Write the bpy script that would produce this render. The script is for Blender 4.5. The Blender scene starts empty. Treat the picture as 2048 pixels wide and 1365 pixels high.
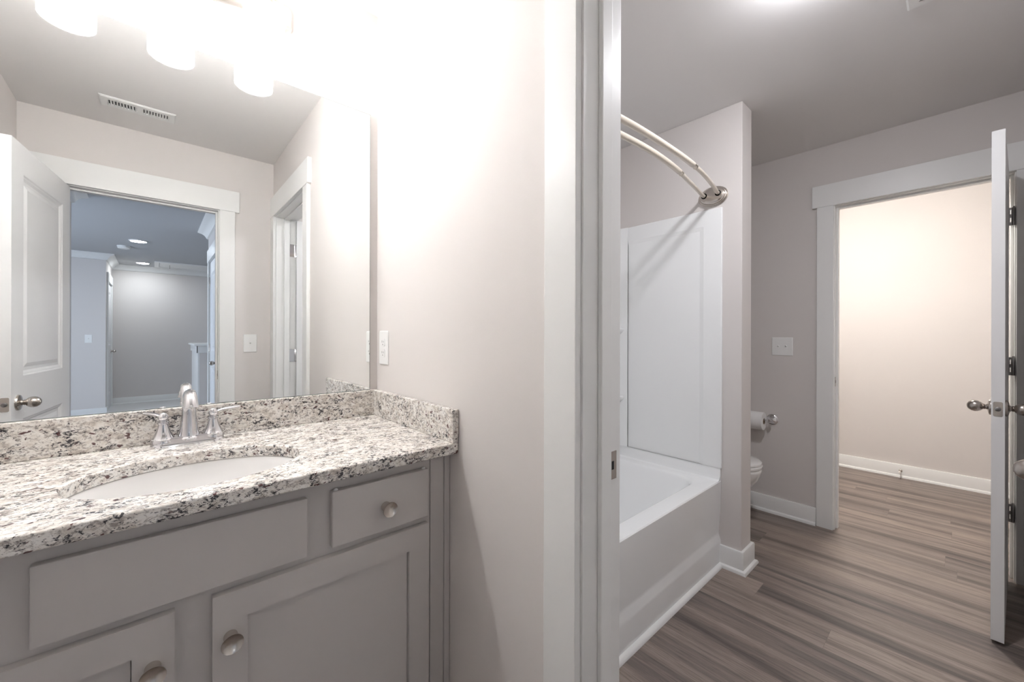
import bpy, bmesh, math, random
from mathutils import Vector, Matrix, Euler
random.seed(7)
S = bpy.context.scene
COL = S.collection
PI = math.pi

# ------------------------------------------------------------------ camera
HC = 1.2246
cam_d = bpy.data.cameras.new('camera')
cam = bpy.data.objects.new('camera', cam_d); COL.objects.link(cam)
cam_d.sensor_width = 36.0
cam_d.lens = 36.0 * 800.39 / 2048.0
cam_d.shift_y = -(682.5 - 670.78) / 2048.0
cam_d.clip_start = 0.01
cam.matrix_world = (Matrix.Translation((0, 0, HC)) @ Matrix.Rotation(0.8414 - PI / 2, 4, 'Z')
                    @ Matrix.Rotation(PI / 2, 4, 'X') @ Matrix.Rotation(0.0026, 4, 'Z'))
S.camera = cam

# ------------------------------------------------------------------ world, exposure
W = bpy.data.worlds.new('world'); S.world = W
W.use_nodes = True
W.node_tree.nodes['Background'].inputs[0].default_value = (0.55, 0.70, 1.0, 1)
W.node_tree.nodes['Background'].inputs[1].default_value = 1.0
S.view_settings.view_transform = 'Standard'
S.view_settings.look = 'None'
S.view_settings.exposure = 2.1
S.view_settings.gamma = 1.0
S.view_settings.use_curve_mapping = False
S.cycles.max_bounces = 14
S.cycles.diffuse_bounces = 6
S.cycles.glossy_bounces = 6
S.cycles.sample_clamp_indirect = 6.0

# strengths of the lamps (used by their builders below)
VANITY_BULB = 105.0
TUB_LAMP = 62.0
CLOSET_LAMP = 100.0
HALL_LAMP = 36.0
DAYLIGHT = 13.0

# daylight outside the landing window (the window stands in the landing's left end wall)
ld = bpy.data.lights.new('daylight', 'AREA'); ld.energy = DAYLIGHT; ld.color = (0.76, 0.87, 1.0)
ld.shape = 'RECTANGLE'; ld.size = 1.5; ld.size_y = 1.4
lo = bpy.data.objects.new('daylight', ld); COL.objects.link(lo)
lo.location = (-3.2, -3.0, 1.5); lo.rotation_euler = (0, -PI / 2, 0)

# ------------------------------------------------------------------ materials
def mat(name, col, rough=0.5, metal=0.0, spec=0.5, coat=0.0, bump=None):
    m = bpy.data.materials.new(name); m.use_nodes = True
    nt = m.node_tree; b = nt.nodes['Principled BSDF']
    b.inputs['Base Color'].default_value = (*col, 1)
    b.inputs['Roughness'].default_value = rough
    b.inputs['Metallic'].default_value = metal
    b.inputs['Specular IOR Level'].default_value = spec
    b.inputs['Coat Weight'].default_value = coat
    if bump:
        sc, st = bump
        tc = nt.nodes.new('ShaderNodeTexCoord'); n = nt.nodes.new('ShaderNodeTexNoise')
        n.inputs['Scale'].default_value = sc; n.inputs['Detail'].default_value = 3
        bp = nt.nodes.new('ShaderNodeBump'); bp.inputs['Strength'].default_value = st; bp.inputs['Distance'].default_value = 0.002
        nt.links.new(tc.outputs['Object'], n.inputs['Vector'])
        nt.links.new(n.outputs['Fac'], bp.inputs['Height'])
        nt.links.new(bp.outputs['Normal'], b.inputs['Normal'])
    return m

def emit(name, col, strength):
    m = bpy.data.materials.new(name); m.use_nodes = True
    nt = m.node_tree; nt.nodes.clear()
    e = nt.nodes.new('ShaderNodeEmission'); e.inputs[0].default_value = (*col, 1); e.inputs[1].default_value = strength
    o = nt.nodes.new('ShaderNodeOutputMaterial'); nt.links.new(e.outputs[0], o.inputs[0])
    return m

M = {}
M['wall'] = mat('greige_paint', (0.685, 0.650, 0.630), 0.75, spec=0.25, bump=(180, 0.08))
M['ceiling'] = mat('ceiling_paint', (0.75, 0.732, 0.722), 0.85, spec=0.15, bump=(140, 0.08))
M['ceilinghall'] = mat('hall_ceiling_shaded', (0.50, 0.505, 0.515), 0.85, spec=0.15, bump=(140, 0.08))  # same ceiling paint, darkened so the colour carries the hall ceiling's shade
M['trim'] = mat('white_trim_paint', (0.80, 0.80, 0.79), 0.35, spec=0.4)
M['door'] = mat('white_door_paint', (0.80, 0.80, 0.80), 0.4, spec=0.4)
M['cab'] = mat('grey_cabinet_paint', (0.555, 0.528, 0.512), 0.38, spec=0.4)
M['kick'] = mat('toe_kick_paint', (0.16, 0.15, 0.14), 0.6)
M['porcelain'] = mat('white_porcelain', (0.82, 0.81, 0.80), 0.12, spec=0.5, coat=0.3)
M['acrylic'] = mat('white_acrylic', (0.88, 0.89, 0.89), 0.14, spec=0.5)
M['chrome'] = mat('polished_chrome', (0.70, 0.70, 0.72), 0.06, 1.0)
M['nickel'] = mat('brushed_nickel', (0.62, 0.575, 0.53), 0.26, 1.0)
M['darknickel'] = mat('aged_nickel', (0.46, 0.42, 0.39), 0.27, 1.0)
M['bronze'] = mat('dark_hinge_metal', (0.30, 0.29, 0.29), 0.3, 1.0)
M['dark'] = mat('dark_hole', (0.015, 0.015, 0.015), 0.7)
M['plate'] = mat('white_plastic_plate', (0.84, 0.84, 0.83), 0.3)
M['slot'] = mat('grey_slot', (0.18, 0.18, 0.18), 0.6)
M['rod'] = mat('cream_enamel_rod', (0.70, 0.63, 0.54), 0.22, spec=0.6)
M['paper'] = mat('tissue_paper', (0.84, 0.83, 0.82), 0.95, spec=0.05, bump=(260, 0.25))
M['card'] = mat('cardboard_core', (0.32, 0.24, 0.17), 0.9)
M['mirror'] = mat('silver_mirror', (0.93, 0.945, 0.94), 0.0, 1.0)
M['mirroredge'] = mat('mirror_glass_edge', (0.10, 0.14, 0.13), 0.2)
M['carpet'] = mat('pale_carpet', (0.62, 0.61, 0.60), 1.0, spec=0.0, bump=(400, 0.6))
M['vent'] = mat('vent_white_enamel', (0.76, 0.76, 0.75), 0.4)
M['rubber'] = mat('clear_bumper', (0.8, 0.8, 0.8), 0.3)
M['rubberw'] = mat('white_rubber', (0.75, 0.73, 0.70), 0.6)
M['bulb'] = emit('vanity_bulb_glow', (0.985, 0.995, 1.0), VANITY_BULB)
M['tublamp'] = emit('tub_lamp_glow', (0.95, 0.955, 1.0), TUB_LAMP)
M['closetlamp'] = emit('closet_lamp_glow', (1.0, 0.965, 0.91), CLOSET_LAMP)
M['halllamp'] = emit('downlight_glow', (0.90, 0.95, 1.0), HALL_LAMP)

def shade_mat():
    m = bpy.data.materials.new('seeded_glass_shade'); m.use_nodes = True
    nt = m.node_tree; nt.nodes.clear(); N = nt.nodes.new; L = nt.links.new
    tr = N('ShaderNodeBsdfTransparent'); tr.inputs[0].default_value = (0.97, 0.97, 0.97, 1)
    tl = N('ShaderNodeBsdfTranslucent'); tl.inputs[0].default_value = (0.9, 0.9, 0.9, 1)
    gl = N('ShaderNodeBsdfGlossy'); gl.inputs[1].default_value = 0.08
    tc = N('ShaderNodeTexCoord'); v = N('ShaderNodeTexVoronoi'); v.inputs['Scale'].default_value = 130
    n = N('ShaderNodeTexNoise'); n.inputs['Scale'].default_value = 60
    L(tc.outputs['Object'], v.inputs['Vector']); L(tc.outputs['Object'], n.inputs['Vector'])
    r = N('ShaderNodeValToRGB'); r.color_ramp.elements[0].position = 0.18; r.color_ramp.elements[0].color = (0.72, 0.72, 0.72, 1)
    r.color_ramp.elements[1].position = 0.5; r.color_ramp.elements[1].color = (0.30, 0.30, 0.30, 1)
    L(v.outputs['Distance'], r.inputs[0])
    bp = N('ShaderNodeBump'); bp.inputs['Strength'].default_value = 0.6; bp.inputs['Distance'].default_value = 0.003
    L(n.outputs['Fac'], bp.inputs['Height']); L(bp.outputs[0], gl.inputs['Normal'])
    m1 = N('ShaderNodeMixShader'); L(r.outputs[0], m1.inputs[0]); L(tr.outputs[0], m1.inputs[1]); L(tl.outputs[0], m1.inputs[2])
    m2 = N('ShaderNodeMixShader'); m2.inputs[0].default_value = 0.05; L(m1.outputs[0], m2.inputs[1]); L(gl.outputs[0], m2.inputs[2])
    o = N('ShaderNodeOutputMaterial'); L(m2.outputs[0], o.inputs[0])
    return m
M['shade'] = shade_mat()

def granite_mat():
    m = bpy.data.materials.new('speckled_granite'); m.use_nodes = True
    nt = m.node_tree; b = nt.nodes['Principled BSDF']; N = nt.nodes.new; L = nt.links.new
    b.inputs['Roughness'].default_value = 0.16
    b.inputs['Specular IOR Level'].default_value = 0.5
    tc = N('ShaderNodeTexCoord')
    mp = N('ShaderNodeMapping'); mp.inputs['Scale'].default_value = (0.72, 1.0, 1.12); mp.inputs['Rotation'].default_value = (0.0, 0.12, 0.35)
    L(tc.outputs['Object'], mp.inputs['Vector'])
    def noise(scale, detail, rough, dist, off):
        n = N('ShaderNodeTexNoise'); n.noise_dimensions = '4D'
        n.inputs['Scale'].default_value = scale; n.inputs['Detail'].default_value = detail
        n.inputs['Roughness'].default_value = rough; n.inputs['Distortion'].default_value = dist
        n.inputs['W'].default_value = off
        L(mp.outputs[0], n.inputs['Vector']); return n.outputs['Fac']
    def ramp(src, stops):
        r = N('ShaderNodeValToRGB'); e = r.color_ramp.elements
        e[0].position, e[0].color = stops[0][0], (*stops[0][1], 1)
        e[1].position, e[1].color = stops[-1][0], (*stops[-1][1], 1)
        for p, c in stops[1:-1]:
            x = e.new(p); x.color = (*c, 1)
        L(src, r.inputs[0]); return r.outputs[0]
    def mix(f, a, c):
        x = N('ShaderNodeMix'); x.data_type = 'RGBA'
        L(f, x.inputs[0]); L(a, x.inputs[6])
        if isinstance(c, tuple): x.inputs[7].default_value = (*c, 1)
        else: L(c, x.inputs[7])
        return x.outputs[2]
    base = ramp(noise(54, 6, 0.62, 0.5, 1.0), [(0.30, (0.42, 0.375, 0.335)), (0.42, (0.66, 0.61, 0.555)), (0.52, (0.80, 0.77, 0.725)), (0.64, (0.82, 0.80, 0.77)), (0.76, (0.60, 0.585, 0.57))])
    g = ramp(noise(105, 7, 0.74, 1.0, 3.0), [(0.50, (0, 0, 0)), (0.57, (0.70, 0.70, 0.70)), (0.66, (0.9, 0.9, 0.9))])
    c1 = mix(g, base, (0.27, 0.235, 0.215))
    # fine black specks gathered in drifts
    d = noise(150, 7, 0.74, 0.9, 7.0); cl = noise(26, 4, 0.6, 0.6, 9.0)
    ad = N('ShaderNodeMath'); ad.operation = 'MULTIPLY_ADD'; L(cl, ad.inputs[0]); ad.inputs[1].default_value = 0.50; L(d, ad.inputs[2])
    c2 = mix(ramp(ad.outputs[0], [(0.800, (0, 0, 0)), (0.840, (0.95, 0.95, 0.95))]), c1, (0.016, 0.015, 0.021))
    # burgundy garnets
    c3 = mix(ramp(noise(80, 2, 0.5, 0.4, 15.0), [(0.640, (0, 0, 0)), (0.665, (0.9, 0.9, 0.9))]), c2, (0.075, 0.018, 0.018))
    L(c3, b.inputs['Base Color'])
    return m
M['granite'] = granite_mat()

PLANK_W, PLANK_X = 0.148, 0.035
def plank_mat():
    m = bpy.data.materials.new('grey_brown_vinyl_plank'); m.use_nodes = True
    nt = m.node_tree; b = nt.nodes['Principled BSDF']; N = nt.nodes.new; L = nt.links.new
    b.inputs['Roughness'].default_value = 0.42
    tc = N('ShaderNodeTexCoord')
    sp = N('ShaderNodeSeparateXYZ'); L(tc.outputs['Object'], sp.inputs[0])
    def ma(op, x, y=None):
        n = N('ShaderNodeMath'); n.operation = op
        for i, v in enumerate((x, y)):
            if v is None: continue
            if isinstance(v, (int, float)): n.inputs[i].default_value = v
            else: L(v, n.inputs[i])
        return n.outputs[0]
    xr = ma('MULTIPLY', ma('ADD', sp.outputs['X'], 10.0 + PLANK_X), 1 / PLANK_W); row = ma('FLOOR', xr)
    wn = N('ShaderNodeTexWhiteNoise'); wn.noise_dimensions = '1D'; L(row, wn.inputs['W'])
    yr = ma('ADD', ma('MULTIPLY', ma('ADD', sp.outputs['Y'], 10.0), 1 / 1.22), ma('MULTIPLY', wn.outputs['Value'], 7.0)); pid = ma('FLOOR', yr)
    cbn = N('ShaderNodeCombineXYZ'); L(row, cbn.inputs[0]); L(pid, cbn.inputs[1])
    w2 = N('ShaderNodeTexWhiteNoise'); w2.noise_dimensions = '2D'; L(cbn.outputs[0], w2.inputs['Vector']); rnd = w2.outputs['Value']
    seam = ma('MAXIMUM', ma('LESS_THAN', ma('FRACT', xr), 0.0085), ma('LESS_THAN', ma('FRACT', yr), 0.0010))
    mul = N('ShaderNodeMath'); mul.operation = 'MULTIPLY'; L(rnd, mul.inputs[0]); mul.inputs[1].default_value = 23.0
    def grain(sx, sy, detail, rough, dist):
        mp = N('ShaderNodeMapping'); mp.inputs['Scale'].default_value = (sx, sy, 1)
        L(tc.outputs['Object'], mp.inputs['Vector'])
        n = N('ShaderNodeTexNoise'); n.noise_dimensions = '4D'; n.inputs['Scale'].default_value = 1
        n.inputs['Detail'].default_value = detail; n.inputs['Roughness'].default_value = rough; n.inputs['Distortion'].default_value = dist
        L(mp.outputs[0], n.inputs['Vector']); L(mul.outputs[0], n.inputs['W']); return n.outputs['Fac']
    def ramp(src, stops):
        r = N('ShaderNodeValToRGB'); e = r.color_ramp.elements
        e[0].position, e[0].color = stops[0][0], (*stops[0][1], 1)
        e[1].position, e[1].color = stops[-1][0], (*stops[-1][1], 1)
        for p, c in stops[1:-1]:
            x = e.new(p); x.color = (*c, 1)
        L(src, r.inputs[0]); return r.outputs[0]
    def mix(f, a, c, mode='MIX'):
        x = N('ShaderNodeMix'); x.data_type = 'RGBA'; x.blend_type = mode
        if isinstance(f, float): x.inputs[0].default_value = f
        else: L(f, x.inputs[0])
        L(a, x.inputs[6])
        if isinstance(c, tuple): x.inputs[7].default_value = (*c, 1)
        else: L(c, x.inputs[7])
        return x.outputs[2]
    broad = ramp(grain(13, 0.6, 4, 0.55, 0.6), [(0.33, (0.095, 0.079, 0.074)), (0.44, (0.19, 0.158, 0.143)), (0.55, (0.285, 0.237, 0.210)), (0.70, (0.34, 0.285, 0.25))])
    fine = ramp(grain(150, 5.0, 6, 0.7, 1.6), [(0.34, (0.50, 0.49, 0.49)), (0.54, (1, 1, 1))])
    c = mix(1.0, broad, fine, 'MULTIPLY')
    tone = ramp(rnd, [(0.0, (0.88, 0.87, 0.87)), (1.0, (1.14, 1.11, 1.08))])
    c = mix(1.0, c, tone, 'MULTIPLY')
    sm = N('ShaderNodeMath'); sm.operation = 'MULTIPLY'; L(seam, sm.inputs[0]); sm.inputs[1].default_value = 0.40
    c = mix(sm.outputs[0], c, (0.07, 0.055, 0.05))
    L(c, b.inputs['Base Color'])
    bp = N('ShaderNodeBump'); bp.inputs['Strength'].default_value = 0.15; bp.inputs['Distance'].default_value = 0.001
    L(fine, bp.inputs['Height']); L(bp.outputs[0], b.inputs['Normal'])
    return m
M['plank'] = plank_mat()

# ------------------------------------------------------------------ mesh helpers
def BM(): return bmesh.new()

def box(bm, x0, x1, y0, y1, z0, z1):
    v = [bm.verts.new((x, y, z)) for z in (z0, z1) for y in (y0, y1) for x in (x0, x1)]
    for f in ((0, 2, 3, 1), (4, 5, 7, 6), (0, 1, 5, 4), (2, 6, 7, 3), (0, 4, 6, 2), (1, 3, 7, 5)):
        bm.faces.new([v[i] for i in f])

def basis(axis):
    a = Vector(axis).normalized()
    h = Vector((0, 0, 1)) if abs(a.z) < 0.9 else Vector((1, 0, 0))
    s = a.cross(h).normalized(); t = s.cross(a).normalized()
    return a, s, t

def lathe(bm, origin, axis, prof, n=32, sx=1.0, sy=1.0):
    """prof: list of (distance along the axis, radius)"""
    o = Vector(origin); a, s, t = basis(axis); rings = []
    for d, r in prof:
        if r < 1e-6: rings.append([bm.verts.new(o + a * d)])
        else: rings.append([bm.verts.new(o + a * d + s * (r * sx * math.cos(2 * PI * i / n)) + t * (r * sy * math.sin(2 * PI * i / n))) for i in range(n)])
    for p, q in zip(rings, rings[1:]):
        for i in range(n):
            j = (i + 1) % n
            if len(p) == 1 and len(q) == 1: continue
            if len(p) == 1: bm.faces.new((p[0], q[j], q[i]))
            elif len(q) == 1: bm.faces.new((p[i], p[j], q[0]))
            else: bm.faces.new((p[i], p[j], q[j], q[i]))
    if len(rings[0]) > 1: bm.faces.new(rings[0][::-1])
    if len(rings[-1]) > 1: bm.faces.new(rings[-1])

def catmull(pts, k=6):
    P = [Vector(p) for p in pts]; P = [P[0] * 2 - P[1]] + P + [P[-1] * 2 - P[-2]]; out = []
    for i in range(1, len(P) - 2):
        for j in range(k):
            t = j / k
            out.append(0.5 * ((2 * P[i]) + (P[i + 1] - P[i - 1]) * t + (2 * P[i - 1] - 5 * P[i] + 4 * P[i + 1] - P[i + 2]) * t * t + (3 * P[i] - P[i - 1] - 3 * P[i + 1] + P[i + 2]) * t ** 3))
    out.append(P[-2]); return out

def tube(bm, pts, rad, n=16, flat=1.0, smooth=0):
    if smooth:
        if isinstance(rad, (list, tuple)):
            q = catmull([(r, 0, 0) for r in rad], smooth); rad = [v.x for v in q]
        pts = catmull(pts, smooth)
    P = [Vector(p) for p in pts]; rings = []
    up = None
    for i, p in enumerate(P):
        d = (P[min(i + 1, len(P) - 1)] - P[max(i - 1, 0)]).normalized()
        if up is None:
            a, s, t = basis(d)
        else:
            s = (up - d * up.dot(d)).normalized(); t = d.cross(s)
        up = s
        r = rad[i] if isinstance(rad, (list, tuple)) else rad
        rings.append([bm.verts.new(p + s * (r * math.cos(2 * PI * k / n)) + t * (r * flat * math.sin(2 * PI * k / n))) for k in range(n)])
    for p, q in zip(rings, rings[1:]):
        for i in range(n):
            j = (i + 1) % n; bm.faces.new((p[i], p[j], q[j], q[i]))
    bm.faces.new(rings[0][::-1]); bm.faces.new(rings[-1])

def loft(bm, rings, cap0=True, cap1=True):
    R = [[bm.verts.new(p) for p in r] for r in rings]; n = len(R[0])
    for p, q in zip(R, R[1:]):
        for i in range(n):
            j = (i + 1) % n; bm.faces.new((p[i], p[j], q[j], q[i]))
    if cap0: bm.faces.new(R[0][::-1])
    if cap1: bm.faces.new(R[-1])
    return R

def rrect(cx, cy, hx, hy, r, z, n=8):
    out = []
    for sx, sy, a0 in ((1, 1, 0), (-1, 1, PI / 2), (-1, -1, PI), (1, -1, 1.5 * PI)):
        for i in range(n + 1):
            a = a0 + PI / 2 * i / n
            out.append((cx + sx * (hx - r) + r * math.cos(a), cy + sy * (hy - r) + r * math.sin(a), z))
    return out

def ell(cx, cy, rx, ry, z, n=48, a0=0):
    return [(cx + rx * math.cos(2 * PI * i / n + a0), cy + ry * math.sin(2 * PI * i / n + a0), z) for i in range(n)]

def sweep(bm, path, prof):
    """path: plan points with the room on the left; prof: closed polygon of (out of the wall, height)"""
    P = [Vector((p[0], p[1])) for p in path]; rings = []
    for i, p in enumerate(P):
        ns = []
        if i > 0: d = (p - P[i - 1]).normalized(); ns.append(Vector((-d.y, d.x)))
        if i < len(P) - 1: d = (P[i + 1] - p).normalized(); ns.append(Vector((-d.y, d.x)))
        if len(ns) == 2: m = (ns[0] + ns[1]) / (1 + ns[0].dot(ns[1]))
        else: m = ns[0]
        rings.append([(p.x + m.x * o, p.y + m.y * o, z) for o, z in prof])
    loft(bm, rings)

def obj(name, bm, m, parent=None, smooth=None, bevel=0.0, seg=2):
    bmesh.ops.recalc_face_normals(bm, faces=bm.faces)
    me = bpy.data.meshes.new(name); bm.to_mesh(me); bm.free()
    me.materials.append(M[m] if isinstance(m, str) else m)
    o = bpy.data.objects.new(name, me); COL.objects.link(o)
    if smooth is not None:
        me.shade_smooth() if hasattr(me, 'shade_smooth') else None
        md = o.modifiers.new('edges', 'EDGE_SPLIT'); md.split_angle = math.radians(smooth)
    if bevel:
        md = o.modifiers.new('bevel', 'BEVEL'); md.width = bevel; md.segments = seg; md.limit_method = 'ANGLE'; md.angle_limit = math.radians(40)
        if smooth is not None:
            while o.modifiers[0].name != 'bevel':
                o.modifiers.move(len(o.modifiers) - 1, 0)
    if parent: o.parent = parent
    return o

def tag(o, label, cat, group=None, kind=None):
    o['label'] = label; o['category'] = cat
    if group: o['group'] = group
    if kind: o['kind'] = kind
    return o

def empty(name, loc=(0, 0, 0), rot=(0, 0, 0)):
    e = bpy.data.objects.new(name, None); e.empty_display_size = 0.1; COL.objects.link(e)
    e.location = loc; e.rotation_euler = rot
    return e

def thing(name, label, cat, loc=(0, 0, 0), rot=(0, 0, 0), group=None, kind=None):
    return tag(empty(name, loc, rot), label, cat, group, kind)

def boxes(name, m, parent, lst, bevel=0.0, smooth=None):
    bm = BM()
    for b in lst: box(bm, *b)
    return obj(name, bm, m, parent, smooth, bevel)

def struct(name, m, lst, label, cat, bevel=0.0):
    return tag(boxes(name, m, None, lst, bevel), label, cat, kind='structure')

def dup(root, loc, rotz=None, label=None):
    r = root.copy(); COL.objects.link(r); r.location = loc
    if rotz is not None: r.rotation_euler = (0, 0, rotz)
    if label: r['label'] = label
    for ch in list(root.children):
        c = ch.copy(); COL.objects.link(c); c.parent = r
        for g in list(ch.children):
            d = g.copy(); COL.objects.link(d); d.parent = c
    return r

# ------------------------------------------------------------------ dimensions of the place (metres)
ZC = 2.44
XL, XB, XB2 = -0.537, 0.6345, 0.755          # vanity room left wall, wall beside the mirror (two faces)
YM, YE, YE2 = 1.4844, -0.319, -0.434         # mirror wall, entry wall (two faces)
XW, XW2, YW = 2.262, 2.401, 0.750            # stub wall at the tub's end
YT, YB = 0.848, 1.61                         # tub front, back wall of the tub room
XF, XF2, XR = 3.20, 3.315, 4.84              # wall with the closet doorway, closet far wall
DH = 2.045                                   # height of the door openings
EX0, EX1 = -0.385, 0.315                     # entry opening
BY0, BY1 = -0.228, 0.498                     # opening between the two rooms
CY0, CY1 = -0.182, 0.525                     # closet opening
JT = 0.018
HXL, HXR = -0.53, 0.475                      # passage walls outside the entry
HYL, HYR = -2.1, -2.96
LYN, LYF, LXC = -5.68, -6.85, -0.55          # landing walls

# ------------------------------------------------------------------ room shell
struct('floor', 'plank', [(-0.66, 4.96, -1.35, 1.73, -0.1, 0.0)], 'grey-brown wood-look plank floor of the tub room and closet', 'floor')
struct('floor_hall', 'carpet', [(-3.1, 3.1, -7.0, -1.352, -0.1, 0.0)], 'pale carpet of the hall seen in the mirror', 'floor')
struct('ceiling', 'ceiling', [(-0.66, 4.96, YE2 + 0.0575, 1.73, ZC, ZC + 0.1), (XF, 4.96, -1.35, YE2 + 0.0575, ZC, ZC + 0.1)], 'matt painted ceiling over the vanity, tub room and closet', 'ceiling')
struct('ceiling_hall', 'ceilinghall', [(-3.1, 3.1, -7.0, YE2 + 0.0575, ZC, ZC + 0.1)], 'hall ceiling with painted-in shade and downlights seen in the mirror', 'ceiling')
struct('wall_back', 'wall', [(-0.66, XB, YM, 1.73, 0, ZC)], 'greige wall that carries the big mirror and vanity light', 'wall')
struct('wall_left', 'wall', [(-0.66, XL, YE, YM, 0, ZC)], 'greige wall behind the open panelled door in the mirror', 'wall')
struct('wall_right', 'wall', [(XB, XB2, BY1 + JT, 1.73, 0, ZC), (XB, XB2, YE, BY0 - JT, 0, ZC), (XB, XB2, BY0 - JT, BY1 + JT, DH + JT, ZC)],
       'bright greige wall right of the mirror with the outlet', 'wall')
struct('wall_front', 'wall', [(-0.66, EX0 - JT, YE2, YE, 0, ZC), (EX1 + JT, XF2, YE2, YE, 0, ZC), (EX0 - JT, EX1 + JT, YE2, YE, DH + JT, ZC)],
       'greige wall with the entry doorway seen in the mirror', 'wall')
struct('wall_tub_back', 'wall', [(XB2, XF2, YB, 1.73, 0, ZC)], 'greige wall behind the bathtub and toilet', 'wall')
struct('wall_wing', 'wall', [(XW, XW2, YW, YB, 0, ZC)], 'stub wall between the bathtub and the toilet', 'wall', bevel=0.004)
struct('wall_far', 'wall', [(XF, XF2, CY1 + JT, YB, 0, ZC), (XF, XF2, YE, CY0 - JT, 0, ZC), (XF, XF2, CY0 - JT, CY1 + JT, DH + JT, ZC)],
       'mauve-grey wall with the double light switch and doorway', 'wall')
struct('wall_closet_far', 'wall', [(XR, XR + 0.12, -1.35, 1.73, 0, ZC)], 'warm lit wall seen through the right-hand doorway', 'wall')
struct('wall_closet_left', 'wall', [(XF2, XR, YB, 1.73, 0, ZC)], 'left wall of the closet beyond the doorway', 'wall')
struct('wall_closet_right', 'wall', [(XF2, XR, -1.35, -1.23, 0, ZC), (XF, XF2, -1.35, YE2, 0, ZC)], 'right wall of the closet beyond the doorway', 'wall')
struct('wall_hall_left', 'wall', [(HXL - 0.12, HXL, HYL, YE2, 0, ZC), (-3.1, HXL - 0.12, HYL, HYL + 0.12, 0, ZC)], 'passage wall left of the hall view in the mirror', 'wall')
HD0, HD1 = -2.75, -1.98
struct('wall_hall_right', 'wall', [(HXR, HXR + 0.12, HYR, HD0 - JT, 0, ZC), (HXR, HXR + 0.12, HD1 + JT, YE2, 0, ZC), (HXR, HXR + 0.12, HD0 - JT, HD1 + JT, DH + JT, ZC),
                                   (HXR + 0.12, 3.1, HYR, HYR + 0.12, 0, ZC)], 'passage wall right of the hall view in the mirror', 'wall')
struct('wall_landing_left', 'wall', [(-3.1, LXC, LYN - 0.12, LYN, 0, ZC)], 'blue-grey hall wall with a light switch in the mirror', 'wall')
LD0, LD1 = -5.93, -6.66
struct('wall_landing_return', 'wall', [(LXC - 0.12, LXC, LD0 + JT, LYN - 0.12, 0, ZC), (LXC - 0.12, LXC, LYF, LD1 - JT, 0, ZC), (LXC - 0.12, LXC, LD1 - JT, LD0 + JT, DH + JT, ZC)],
       'short return wall with a door in the hall view', 'wall')
struct('wall_landing_far', 'wall', [(LXC - 0.12, 3.1, LYF - 0.12, LYF, 0, ZC)], 'farthest grey hall wall in the mirror', 'wall')
struct('wall_landing_side', 'wall', [(2.98, 3.1, LYF, HYR, 0, ZC)], 'right end wall of the landing', 'wall')
struct('wall_landing_window', 'wall', [(-3.1, -2.98, LYN, -3.8, 0, ZC), (-3.1, -2.98, -2.2, HYL, 0, ZC), (-3.1, -2.98, -3.8, -2.2, 0, 0.8), (-3.1, -2.98, -3.8, -2.2, 2.2, ZC)],
       'left end wall of the landing with its window', 'wall')
w1 = thing('window_1', 'landing window that lets daylight into the hall', 'window', (-2.98, -3.0, 0.8), kind='structure')
boxes('window_frame', 'trim', w1, [(-0.10, 0.02, -0.88, -0.78, -0.08, 1.48), (-0.10, 0.02, 0.78, 0.88, -0.08, 1.48), (-0.10, 0.02, -0.78, 0.78, 1.38, 1.48), (-0.10, 0.05, -0.9, 0.9, -0.08, 0.02), (-0.07, -0.03, -0.78, 0.78, 0.68, 0.72)])

# baseboards with shoe moulding, crowns
BASE = [(0, 0), (0.030, 0), (0.030, 0.006), (0.026, 0.015), (0.0150, 0.020), (0.015, 0.104), (0.012, 0.110), (0, 0.110)]
CROWN = [(0, ZC), (0.095, ZC), (0.095, ZC - 0.010), (0.082, ZC - 0.018), (0.058, ZC - 0.030), (0.036, ZC - 0.050), (0.022, ZC - 0.074), (0.016, ZC - 0.088), (0.0, ZC - 0.095)]
def run(name, path, prof, label, cat):
    bm = BM(); sweep(bm, path, prof)
    return tag(obj(name, bm, 'trim', None, smooth=35), label, cat, kind='structure')
run('baseboard_tub', [(XF, CY1 + 0.092), (XF, YB), (XW2, YB), (XW2, YW), (XW, YW), (XW, YT + 0.004)], BASE, 'white baseboard round the stub wall and under the switches', 'baseboard')
run('baseboard_closet', [(XR, -1.23), (XR, YB), (XF2, YB)], BASE, 'white baseboard at the foot of the warm closet wall', 'baseboard')
run('baseboard_right', [(XB, BY1 + 0.092), (XB, 0.955)], BASE, 'white baseboard beside the vanity cabinet', 'baseboard')
run('baseboard_landing', [(-2.98, LYN), (LXC, LYN), (LXC, LD0 + 0.092)], BASE, 'white baseboard under the switch in the hall', 'baseboard')
run('baseboard_landing_far', [(LXC, LYF), (2.98, LYF)], BASE, 'white baseboard of the farthest hall wall', 'baseboard')
run('trim_1', [(HXL, YE2), (HXL, HYL), (-2.98, HYL)], CROWN, 'white crown moulding at the top left of the hall view', 'crown moulding')
run('trim_2', [(2.98, HYR), (HXR, HYR), (HXR, YE2)], CROWN, 'white crown moulding at the top right of the hall view', 'crown moulding')
run('trim_3', [(-2.98, LYN), (LXC, LYN), (LXC, LYF), (2.98, LYF)], CROWN, 'white crown moulding round the far end of the hall', 'crown moulding')

# ------------------------------------------------------------------ door hardware and doors
def knob_bm(bm, o, ax):
    lathe(bm, o, ax, [(-0.003, 0.033), (0.003, 0.033), (0.007, 0.031), (0.010, 0.021), (0.012, 0.012), (0.0165, 0.0095), (0.0195, 0.0122), (0.0215, 0.0098), (0.0245, 0.0130),
                      (0.030, 0.0185), (0.038, 0.0225), (0.046, 0.0232), (0.055, 0.0208), (0.063, 0.0150), (0.0672, 0.0080), (0.0685, 0.0)], 32)

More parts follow.
